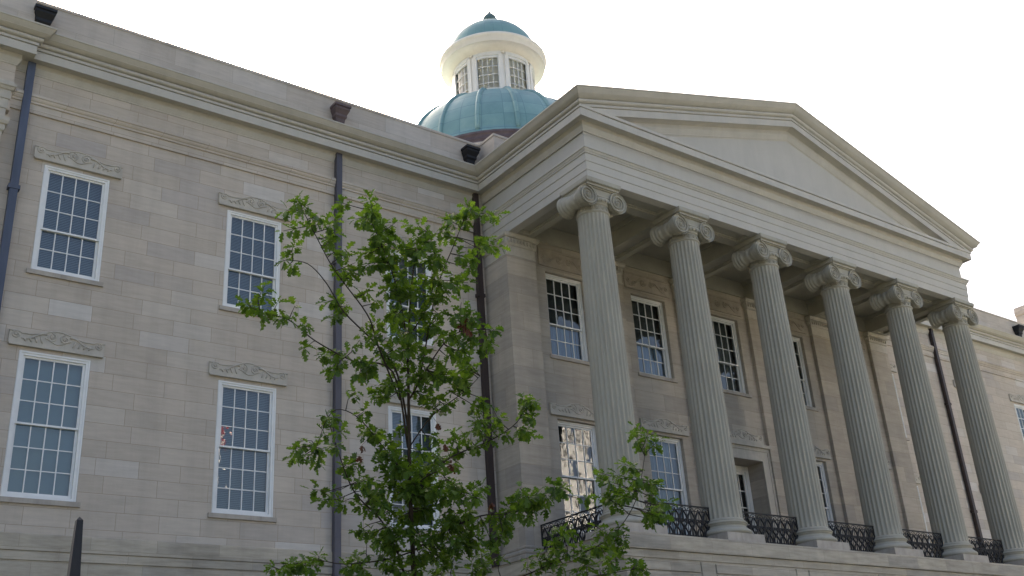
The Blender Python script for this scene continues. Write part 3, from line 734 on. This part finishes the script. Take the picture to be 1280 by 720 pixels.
# ------------------------------------------------------------------ downspouts with leader heads
def downspout(x,m,mh,hx,wd=.30,lab=None):
    b=MB(); b.box(x-.092,x+.092,-.19,-.03,GZ,11.738)
    for z in (8.05,3.2,-1.2): b.box(x-.135,x+.135,-.205,-.02,z,z+.11)
    o=part(b,'downspout',m,label=lab)
    h=MB(); 
    zs=[(.27,.40,13.40),(.27,.40,13.32),(.245,.36,13.315),(.245,.36,13.24),(.22,.31,13.17),(.19,.26,13.10),(.19,.26,13.02),(.155,.21,12.96),(.14,.18,12.82),(.14,.18,12.45)]
    vs=[]
    for hw,dp,z in zs: vs+=[(hx-hw,-dp,z),(hx+hw,-dp,z),(hx+hw,-.02,z),(hx-hw,-.02,z)]
    fs=[(0,3,2,1)]
    for i in range(len(zs)-1):
        for k in range(4): fs.append((i*4+k,i*4+(k+1)%4,i*4+4+(k+1)%4,i*4+4+k))
    h.add(vs,fs); h.build('leader_head',mh,o)
    return o
downspout(-14.58,M_BLUEP,M_IRON,-14.47,lab='blue-grey downspout at the far left')
downspout(-5.85,M_SLATE,M_COPB,-5.83,lab='slate downspout with stepped brown leader head behind the tree')
downspout(-.86,M_BROWN,M_IRON,-1.0,lab='dark brown downspout in the corner beside the portico')

downspout(24.75,M_BROWN,M_IRON,24.75,lab='dark brown downspout seen between the last two columns')
downspout(33.1,M_BLUEP,M_IRON,33.0)

# ------------------------------------------------------------------ dome and lantern
DX,DY=9.25,11.6
dz=20.7; DR=5.3
DO=Vector((DX,DY,0))
def dpart(mb,name,m,parent=None,off=None):
    o=mb.build(name,m,parent or bld)
    if not parent: o.location=(off or DO)-MB_OFF
    return o
b=MB(); b.lathe([(5.7,12.6),(5.7,19.6),(5.8,19.65),(5.8,19.8),(5.55,19.85)],64); dpart(b,'dome_drum',M_WALL)
b=MB(); b.lathe([(5.55,19.85),(5.5,20.12),(5.53,20.16),(5.46,20.2),(5.46,20.42),(5.5,20.46),(5.43,20.5),(5.42,dz-.1),(5.3,dz+.02)],64); sk=dpart(b,'dome_skirt',M_COPB)
def dp_(t): return (DR*math.cos(t),dz+4.54*math.sin(t))
b=MB(); b.lathe([(DR+.10,dz-.10),(DR+.10,dz)]+[dp_(R(90*i/24)) for i in range(22)],96); dome=dpart(b,'dome',M_COPPER)
for k in range(18):
    a=2*PI*k/18-PI/2-R(27)
    rb=MB(); pts=[]
    for i in range(19):
        r,z=dp_(R(90*i/24)); pts.append((r*math.cos(a),r*math.sin(a),z))
    rb.tube(pts,.115,8); dpart(rb,'rib',M_COPPER,dome)
M_FIN=simple('dark_verdigris',(.09,.15,.155),.6,.25,4)
LDO=Vector((DX,DY,-.55))
# lantern drum: eight windows between paired pilasters
LR=2.08; lz0,lz1=25.3,28.05
wz0,wz1=25.45,27.68; wh=R(17.2)
b=MB(); n=16
b.lathe([(2.5,25.2),(2.5,25.42),(LR+.1,25.48),(LR+.06,25.55)],64,smooth=False)
b.lathe([(LR,wz1),(LR,lz1)],64)
for k in range(8):
    a=PI/2+k*PI/4
    b.lathe([(LR,wz0),(LR,wz1)],8,a0=a+wh,a1=a+PI/4-wh)
    for s2 in (-1,1):   # jambs
        q=a+s2*wh
        ca,sa=math.cos(q),math.sin(q)
        b.quad((LR*ca,LR*sa,wz0),(LR*ca,LR*sa,wz1),((LR-.2)*ca,(LR-.2)*sa,wz1),((LR-.2)*ca,(LR-.2)*sa,wz0))
    for off in (-.10,.10): # pilaster strips
        q=a+PI/8+off*.72
        b.lathe([(LR+.07,wz0),(LR+.07,wz1+.02)],2,a0=q-.045,a1=q+.045)
        for e2 in (-.045,.045):
            ca,sa=math.cos(q+e2),math.sin(q+e2); b.quad((LR*ca,LR*sa,wz0),((LR+.07)*ca,(LR+.07)*sa,wz0),((LR+.07)*ca,(LR+.07)*sa,wz1+.02),(LR*ca,LR*sa,wz1+.02))
    q=a+PI/8; b.sphere(((LR+.03)*math.cos(q),(LR+.03)*math.sin(q),27.83),.075,10,6)
b.lathe([(LR-.1,wz1),(LR,wz1)],64); 
lan=dpart(b,'lantern',M_LANT,off=LDO)
for k in range(8):
    a=PI/2+k*PI/4; fw=MB(); r=LR-.03
    def arc(ra,rb_,z0,z1,a0,a1,n=8):
        fw.lathe([(ra,z0),(rb_,z0),(rb_,z1),(ra,z1),(ra,z0)],n,a0=a0,a1=a1,smooth=False)
    arc(r-.06,r+.10,wz1-.02,wz1+.16,a-wh-.03,a+wh+.03)
    arc(r-.06,r+.05,wz1-.16,wz1-.02,a-wh,a+wh); arc(r-.06,r+.05,wz0,wz0+.10,a-wh,a+wh)
    for s2 in (-1,1): arc(r-.06,r+.05,wz0+.1,wz1-.16,min(a+s2*wh,a+s2*(wh-.05)),max(a+s2*wh,a+s2*(wh-.05)),2)
    for j in range(1,4):
        q=a-wh+.05+(2*wh-.1)*j/4; arc(r-.03,r+.015,wz0+.1,wz1-.16,q-.008,q+.008,1)
    for j in range(1,4):
        z=wz0+.1+(wz1-wz0-.26)*j/4; arc(r-.028,r+.012,z-.015,z+.015,a-wh+.05,a+wh-.05)
    dpart(fw,'window_frame',M_WHITE,lan)
gl=MB(); gl.lathe([(LR-.06,wz0),(LR-.06,wz1)],64); dpart(gl,'pane',glass('lantern_glass',.0,(.93,.95,.93)),lan)
gl=MB(); gl.lathe([(LR-.12,wz1+.1),(1.4,wz1+.45),(0.01,wz1+.6)],48); dpart(gl,'lantern_ceiling',M_LANT,lan)
gl=MB(); gl.lathe([(LR-.105,wz0-.3),(LR-.105,wz1+.1)],48); dpart(gl,'shade_liner',M_LBRIGHT,lan)  # added cylinder behind the panes, brightens them like a sunlit interior
b=MB(); b.lathe([(LR-.05,27.92),(LR+.06,27.96),(LR+.10,28.03),(LR+.22,28.08),(LR+.26,28.12),(LR+.58,28.13),(LR+.61,28.10),(LR+.63,28.12),(LR+.64,28.36),(LR+.67,28.38),(LR+.72,28.44),(LR+.745,28.50),(LR+.74,28.56),(LR+.66,28.60),(LR+.36,28.66),(LR-.2,28.72)],96)
dpart(b,'lantern_cornice',M_LANT,off=LDO)
b=MB(); b.lathe([(2.46,28.5),(2.46,28.62)]+[(2.40*math.cos(R(90*i/16)),28.66+2.2*math.sin(R(90*i/16))) for i in range(17)],64); cd=dpart(b,'cupola_dome',M_COPPER,off=LDO)
b=MB(); b.lathe([(r_*1.12,z_+.10+(z_-30.84)*.25) for r_,z_ in [(.34,30.84),(.36,30.92),(.30,30.98),(.26,31.06),(.34,31.14),(.35,31.26),(.28,31.42),(.15,31.55),(.06,31.62),(.07,31.68),(0,31.74)]],20); dpart(b,'finial',M_FIN,cd)

# ------------------------------------------------------------------ ground
g=MB(); g.quad((-4000,-4000,GZ-.02),(4000,-4000,GZ-.02),(4000,4000,GZ-.02),(-4000,4000,GZ-.02))
def grass():
    m,nt,b=mat('lawn_grass'); L=nt.links; tc=N(nt,'ShaderNodeTexCoord')
    no=N(nt,'ShaderNodeTexNoise',Scale=.6,Detail=10,Roughness=.7); L.new(tc.outputs['Object'],no.inputs['Vector'])
    r=ramp(nt,[(.3,(.075,.080,.035)),(.7,(.135,.13,.07))]); L.new(no.outputs['Fac'],r.inputs[0]); L.new(r.outputs[0],b.inputs['Base Color']); b.inputs['Roughness'].default_value=.9
    return m
tag(g.build('lawn',grass()),'mown grass in front of the capitol','lawn',kind='structure')
g=MB(); g.box(-60,80,-29,-20,GZ-.2,GZ); tag(g.build('pavement',simple('concrete_paving',(.42,.41,.395),.85,.15,.8,bump=.1)),'pale concrete pavement in front of the lawn','pavement',kind='structure')
g=MB(); g.box(-300,300,-110,-60,GZ-.2,GZ-.013); tag(g.build('road',simple('asphalt',(.06,.06,.06),.9,.2,.8)),'asphalt street','road',kind='structure')

# ------------------------------------------------------------------ behind the camera, mirrored in the panes
ob=empty('office_building',(35,-52,GZ)); tag(ob,'pale office building across the street, mirrored in the lowest left portico window','building')
g=MB(); xs_=[28+1.3*k for k in range(11)]
wall_holes=[(x+.35,x+1.0,z,z+2.2) for x in xs_[:-1] for z in (-2,2,6,10,14,17.6)]
tmp=MB(); wall_grid(tmp,28,41,GZ,20.6,0,wall_holes,.4)
g.add([(69-x,-44-y+44-44+0 if False else -44-y,z) for x,y,z in tmp.v],tmp.f)
g.box(28,41,-60,-44.5,GZ,20.6); g.box(27.6,41.4,-60.4,-43.6,20.6,21.2)
g.v=[(x-35,y+52,z-GZ) for x,y,z in g.v]
g.build('facade',simple('pale_render',(.60,.60,.58),.8,.08,.5),ob)
fl=empty('flagpole',(.5,-25.2,GZ)); tag(fl,'white flagpole with a limp striped flag, mirrored in a left wing window','flagpole')
g=MB(); g.tube([(0,0,0),(0,0,20.8)],.09,10,r1=.05); g.sphere((0,0,20.9),.14,10,8); g.build('pole',M_WHITE,fl)
FR_=simple('flag_red',(.45,.03,.04),.8,.1,2); FW_=simple('flag_white',(.7,.7,.68),.8,.06,2); FB_=simple('flag_blue',(.03,.04,.16),.8,.1,2)
g=MB(); nx,nz2=24,52; vs=[]
for i in range(nx+1):
    for j in range(nz2+1):
        u=i/nx; v=j/nz2
        vs.append((.06+.55*u*(.6+.3*v),.12*math.sin(u*11+v*1.5)*u**.5,20.5-3.2*v-1.3*u*(1-.3*v)))
fs=[(i*(nz2+1)+j,(i+1)*(nz2+1)+j,(i+1)*(nz2+1)+j+1,i*(nz2+1)+j+1) for i in range(nx) for j in range(nz2)]
g.add(vs,fs,True); fo=g.build('flag',FR_,fl); fo.data.materials.append(FW_); fo.data.materials.append(FB_)
for k,pl_ in enumerate(fo.data.polygons):
    i,j=divmod(k,nz2); pl_.material_index=2 if (i<10 and j<28) else (j//4)%2
# ------------------------------------------------------------------ young oak
TD=13.5
trunk_px=[((545,1150),0),((536,900),0),((524,760),0),((516,690),.0),((512,600),0),((511,520),.05),((510,440),.1),((513,370),.1),((520,310),.05)]
branches=[ # pixel polyline, depth offsets start->end, start radius
 ([(512,640),(497,600),(477,560),(443,530),(423,500),(405,470)],0,-.7,.022) if False else ([(506,720),(497,691),(477,651),(443,615),(423,565),(412,530)],0,-.8,.024),
 ([(511,540),(497,469),(473,433),(430,390),(408,354),(385,330),(357,325)],.05,.7,.024),
 ([(500,500),(473,433),(459,393),(419,339),(397,299),(378,262)],.1,-.5,.020),
 ([(510,560),(491,465),(441,451),(394,426),(361,400),(325,390)],.1,-1.1,.022),
 ([(511,500),(525,470),(545,365),(567,307),(585,262)],.1,.5,.020),
 ([(511,500),(549,437),(574,415),(612,412)],.1,-.8,.016),
 ([(512,640),(524,604),(563,572),(614,550),(646,528),(657,505)],0,.9,.022),
 ([(514,690),(560,662),(600,645),(640,640),(690,612)],0,-.5,.022),
 ([(520,740),(580,735),(640,725),(700,700),(740,686),(770,665),(795,625),(806,570)],0,.6,.018),
 ([(545,760),(600,760),(660,745),(720,725),(790,712)],0,-.3,.022),
 ([(511,600),(480,560),(445,520),(415,515),(395,560)],.0,.5,.016),
 ([(511,470),(505,400),(490,340),(470,290),(457,262)],.1,.0,.016),
 ([(512,420),(535,380),(545,330),(535,290)],.1,.3,.014),
 ([(514,690),(480,700),(430,705),(390,700),(350,712)],0,-.4,.016),
 ([(511,560),(540,520),(580,490),(600,470)],0,.4,.014),
 ([(512,610),(545,590),(560,600),(590,620)],0,-.6,.014),
]
clus5="190,80 160,120 230,100 150,190 190,230 230,180 270,140 290,160 340,90 340,150 330,200 310,220 400,150 450,80 460,120 440,150 480,150 500,170 470,200 540,160 580,170 530,210 560,230 640,190 640,230 590,250 720,150 740,130 780,100 790,150 820,130 870,140 710,210 860,220 830,250 800,290 690,290 650,290 600,300 550,290 500,280 460,230 420,270 370,260 350,250 400,300 420,320 350,330 390,350 480,300 520,340 570,350 620,340 660,360 700,350 740,370 790,370 700,420 640,420 600,400 550,400 500,400 470,430 150,290 180,320 90,370 30,450 20,440 80,490 130,440 140,490 190,450 230,515 220,600 290,440 330,420 360,450 320,490 290,620 330,610 390,590 420,640 330,670 430,680 470,510 440,530 490,540 520,480 560,480 600,470 650,470 690,480 740,470 790,480 760,520 820,530 880,530 800,580 840,600 770,580 720,550 680,520 640,540 600,540 560,560 530,600 500,600 540,640 590,640 640,620 680,640 730,620 770,640 800,650 750,690 700,680 650,690 600,690"
clus6="310,10 410,30 400,80 440,20 480,60 540,40 620,30 680,40 740,30 730,70 680,100 720,120 650,90 470,100 430,150 440,200 300,160 330,170 350,220 290,210 210,250 190,280 230,310 180,310 290,280 330,270 270,330 370,340 400,330 310,430 250,420 340,470 470,230 500,280 530,250 480,330 540,350 500,400 440,410 420,480 470,450 560,300 600,330 660,290 620,370 680,330 740,220 780,240 820,190 830,150 880,150 890,210 930,240 860,240 760,270 740,340 700,380 740,410 820,450 650,410 600,400 560,400 530,420 510,460 590,450 640,440 690,450 740,460 660,490 700,510 620,510 570,500 520,540 470,590 440,600 510,620 560,580 610,580 660,560 720,560 760,520 800,540 840,550 880,520 930,480 960,450 990,470 920,560 870,600 830,600 790,600 740,620 700,640 650,640 600,660 550,640 500,670 560,700 620,700 680,690 720,660 840,650 400,660 370,690 430,700 270,650 220,680 170,680 110,690 250,690 980,100 990,130 985,220"
clus8="60,60 80,70 50,120 80,130 60,180 80,200 160,380 200,390 130,420 60,420 90,440 20,480 70,500 130,470 30,390 170,550 210,540 160,600 120,620 200,620 250,600 300,610 280,650 350,640 390,600 330,690 250,690 180,680 100,660 60,660 370,660 310,530 460,160 460,190 510,190 550,210 480,210 320,330 320,350 330,410 290,430 420,300 450,310 400,340 380,380 460,350 510,360 540,380 540,420 460,390 420,420 380,430 560,460 530,490 580,490 540,520 400,540 420,580 400,620 470,690 490,700"
clusters=[]
for s2,(ox,oy,sc) in ((clus5,(300,220,2.77)),(clus6,(300,460,2.77)),(clus8,(640,480,3.0))):
    for t_ in s2.split():
        a,b_=map(float,t_.split(',')); clusters.append((ox+a/sc,oy+b_/sc))
trng=random.Random(11)
tb=at(TD,545,1150); base=Vector((at(TD,516,690).x+.05,at(TD,516,690).y-.05,GZ))
tree=empty('oak_tree',base); tag(tree,'young slender oak tree with loose green leaves standing before the left wing','tree')
tk=MB(); tpts=[base]
for (px,py),do in trunk_px[3:]: tpts.append(at(TD+do,px,py))
tk_pts=[]
for i in range(len(tpts)-1):
    for k in range(4): tk_pts.append(tpts[i].lerp(tpts[i+1],k/4))
tk_pts.append(tpts[-1])
nT=len(tk_pts); zb=tk_pts[0].z; zt_=tk_pts[-1].z
tk.tube([p-base for p in tk_pts],[max(.006,0.05*(1-(p.z-zb)/(zt_-zb))**.9+.006) for p in tk_pts],10)
tk.build('trunk',M_BARK,tree)
skel=[]   # (px,py,depth,pos,branch,radius)
br_mb=MB()
for i in range(5*4,nT): pass
for (px,py),do in trunk_px[3:]: skel.append((px,py,TD+do,at(TD+do,px,py)))
for pts,d0,d1,r0 in branches:
    P=[]; m=len(pts); sub=5
    raw=[]
    for i in range(m-1):
        for k in range(sub):
            t_=(i+k/sub)/(m-1); a=pts[i]; c_=pts[i+1]; u=k/sub
            # catmull-rom in the picture plane for a bending limb
            p0=pts[max(i-1,0)]; p3=pts[min(i+2,m-1)]
            def cr(q0,q1,q2,q3): return .5*((2*q1)+(-q0+q2)*u+(2*q0-5*q1+4*q2-q3)*u*u+(-q0+3*q1-3*q2+q3)*u**3)
            raw.append((cr(p0[0],a[0],c_[0],p3[0]),cr(p0[1],a[1],c_[1],p3[1]),t_))
    raw.append((*pts[-1],1.0))
    for px,py,t_ in raw:
        dd_=TD+d0+(d1-d0)*t_+.05*math.sin(t_*17+px)
        q=at(dd_,px,py); P.append(q); skel.append((px,py,dd_,q))
    br_mb=MB(); br_mb.tube([q-base for q in P],[.55*r0*(1-.80*i/(len(P)-1))+.002 for i in range(len(P))],7)
    br_mb.build('branch',M_BARK,tree)
# leaf: lobed blade folded along the midrib, long axis +x, unit length
half=[(0,.0),(.10,.05),(.22,.20),(.30,.22),(.33,.12),(.42,.14),(.52,.33),(.62,.34),(.62,.18),(.72,.17),(.80,.26),(.88,.20),(.90,.08),(1.0,0)]
def leaf(mb,pos,dirv,nrm,size):
    d=dirv.normalized(); sd=nrm.cross(d)
    if sd.length<1e-3: sd=Vector((1,0,0)).cross(d)
    sd.normalize(); n_=d.cross(sd)
    fold=trng.uniform(.15,.5); curl=trng.uniform(-.1,.45); wd=trng.uniform(.85,1.15)
    mid=[];L_=[];R_=[]
    vs=[]
    for x,y in half:
        c_=pos+d*(x*size)-n_*(curl*x*x*size)
        vs.append(c_); vs.append(c_+sd*(y*wd*size)+n_*(fold*y*size)); vs.append(c_-sd*(y*wd*size)+n_*(fold*y*size))
    fs=[]
    for i in range(len(half)-1):
        a=3*i; b_=a+3
        if i==0: fs+=[(a,b_+1,b_),(a,b_,b_+2)]
        elif i==len(half)-2: fs+=[(a,a+1,b_),(a,b_,a+2)]
        else: fs+=[(a,a+1,b_+1,b_),(a,b_,b_+2,a+2)]
    mb.add(vs,fs,False)
lf=MB(); dead=MB(); tw=MB()
deadspots={(0,0)}
extra=[]
for (cx_,cy_) in clusters:
    if 455<cx_<600 and 300<cy_<640 and trng.random()<.55: extra.append((cx_+trng.uniform(-17,17),cy_+trng.uniform(-17,17)))
    if cx_<620 and cx_>450 and trng.random()<.6: extra.append((cx_+trng.uniform(-14,14),cy_+trng.uniform(-14,14)))
    if cy_>560 and 460<cx_<640 and trng.random()<.6: extra.append((cx_+trng.uniform(-18,18),cy_+trng.uniform(-18,18)))
    if cy_>600 and trng.random()<.5: extra.append((cx_+trng.uniform(-16,16),cy_+trng.uniform(-14,14)))
deadpx=[(547,529),(555,555),(562,580),(452,557),(450,570),(585,412),(614,628)]
for (cx_,cy_) in clusters+extra:
    best=min(skel,key=lambda s_:(s_[0]-cx_)**2+(s_[1]-cy_)**2*(1 if s_[1]>cy_ else 1.8))
    dd_=best[2]+trng.uniform(-.55,.55)
    tip=at(dd_,cx_,cy_); root=best[3]
    vec=tip-root
    midp=root.lerp(tip,.5)+Vector((trng.uniform(-.05,.05),trng.uniform(-.05,.05),-.04*vec.length+trng.uniform(-.03,.05)))
    tw.tube([root-base,midp-base,tip-base],[.007,.005,.003],5)
    if vec.length<.05: vec=Vector((trng.uniform(-1,1),trng.uniform(-1,1),.5))
    ax=vec.normalized()
    isdead=any((cx_-a)**2+(cy_-b_)**2<7**2 for a,b_ in deadpx)
    nl=trng.randint(12,17)
    for k in range(nl):
        a=2*PI*k/nl+trng.uniform(-.5,.5)
        t1=ax.orthogonal().normalized(); t2=ax.cross(t1)
        dr=ax*trng.uniform(.0,.8)+(t1*math.cos(a)+t2*math.sin(a))*trng.uniform(.6,1)+Vector((0,0,-trng.uniform(.1,.75)))
        off=-ax*trng.uniform(-.03,.22)
        nr=Vector((trng.uniform(-.6,.6),trng.uniform(-.6,.6),1))
        leaf(dead if isdead else lf,tip+off+dr.normalized()*.02-base,dr,nr,trng.uniform(.085,.15)*(.8 if isdead else 1))
for a,b_ in deadpx:
    best=min(skel,key=lambda s_:(s_[0]-a)**2+(s_[1]-b_)**2); tip=at(best[2]-.5,a,b_)
    tw.tube([best[3]-base,tip-base],[.004,.002],4)
    for k in range(5):
        dr=Vector((trng.uniform(-.6,.6),trng.uniform(-.6,.6),-1)); leaf(dead,tip-base,dr,Vector((trng.uniform(-1,1),trng.uniform(-1,1),.3)),trng.uniform(.07,.11))
crown=MB(); 
for m_ in (lf,tw,dead): 
    b0=len(crown.v); crown.v+=m_.v; crown.f+=[tuple(b0+i for i in f) for f in m_.f]; crown.sm+=m_.sm
co=crown.build('crown',M_LEAF,tree); co.data.materials.append(M_BARK); co.data.materials.append(M_DEAD)
n1,n2_=len(lf.f),len(lf.f)+len(tw.f)
co.data.polygons.foreach_set('material_index',[0]*n1+[1]*(n2_-n1)+[2]*(len(crown.f)-n2_)); co.data.update()

# ------------------------------------------------------------------ iron fence in the near left corner
fp=at(4.6,97,720); fx,fy=fp.x,fp.y
tip=at(4.6,99.5,646)
fen=empty('iron_fence',(tip.x,tip.y,GZ)); tag(fen,'black iron fence with a tall tapering spike post before the left wing','fence')
b=MB(); H=tip.z-GZ
def sq(mb,lv):
    vs=[];n=len(lv)
    for hw,z in lv: vs+=[(-hw,-hw,z),(hw,-hw,z),(hw,hw,z),(-hw,hw,z)]
    fs=[(4*n-4,4*n-3,4*n-2,4*n-1)]
    for i in range(n-1):
        for k in range(4): fs.append((4*i+k,4*i+(k+1)%4,4*i+4+(k+1)%4,4*i+4+k))
    mb.add(vs,fs)
sq(b,[(.07,0),(.07,H-1.05),(.085,H-1.04),(.085,H-.98),(.05,H-.95),(.040,H-.75),(.0135,H-.016),(.001,H)])
po=b.build('post',M_IRON,fen)
f2=MB(); dirx=Vector((-1,.15,0)).normalized()
tz=at(4.9,66,745)
zt2=tz.z-GZ
import mathutils
for k in range(1,12):
    q=dirx*(.165*k+.02); 
    f2.tube([(q.x,q.y,.08),(q.x,q.y,zt2-.05)],.011,6); f2.tube([(q.x,q.y,zt2-.06),(q.x,q.y,zt2-.03),(q.x,q.y,zt2)],[.011,.02,.006],6)
for z in (.2,zt2-.25):
    a=dirx*.05; e_=dirx*1.95; f2.tube([(a.x,a.y,z),(e_.x,e_.y,z)],.02,4)
f2.build('picket',M_IRON,fen)
fen.rotation_euler=(0,0,0)

# ------------------------------------------------------------------ light
SUN_AZ,SUN_EL=R(14),R(33)
world=bpy.data.worlds.new('World'); scene.world=world; world.use_nodes=True
wn=world.node_tree; bg=wn.nodes['Background']
sky=wn.nodes.new('ShaderNodeTexSky'); sky.sky_type='NISHITA'; sky.sun_disc=False; sky.sun_elevation=SUN_EL; sky.sun_rotation=SUN_AZ
sky.air_density=1.0; sky.air_density=.8; sky.dust_density=9.0; sky.ozone_density=.3
wn.links.new(sky.outputs[0],bg.inputs[0]); bg.inputs[1].default_value=.12
sl=bpy.data.lights.new('sun','SUN'); sl.energy=3.5; sl.angle=R(.5); sl.color=(1,.955,.89)
so=bpy.data.objects.new('sun',sl); COL.objects.link(so); so.location=(0,0,60)
sd=Vector((math.sin(SUN_AZ)*math.cos(SUN_EL),math.cos(SUN_AZ)*math.cos(SUN_EL),math.sin(SUN_EL)))
so.rotation_euler=sd.to_track_quat('Z','Y').to_euler()
scene.view_settings.view_transform='Standard'; scene.view_settings.look='None'; scene.view_settings.gamma=1; scene.view_settings.use_curve_mapping=False
scene.view_settings.exposure=2.0
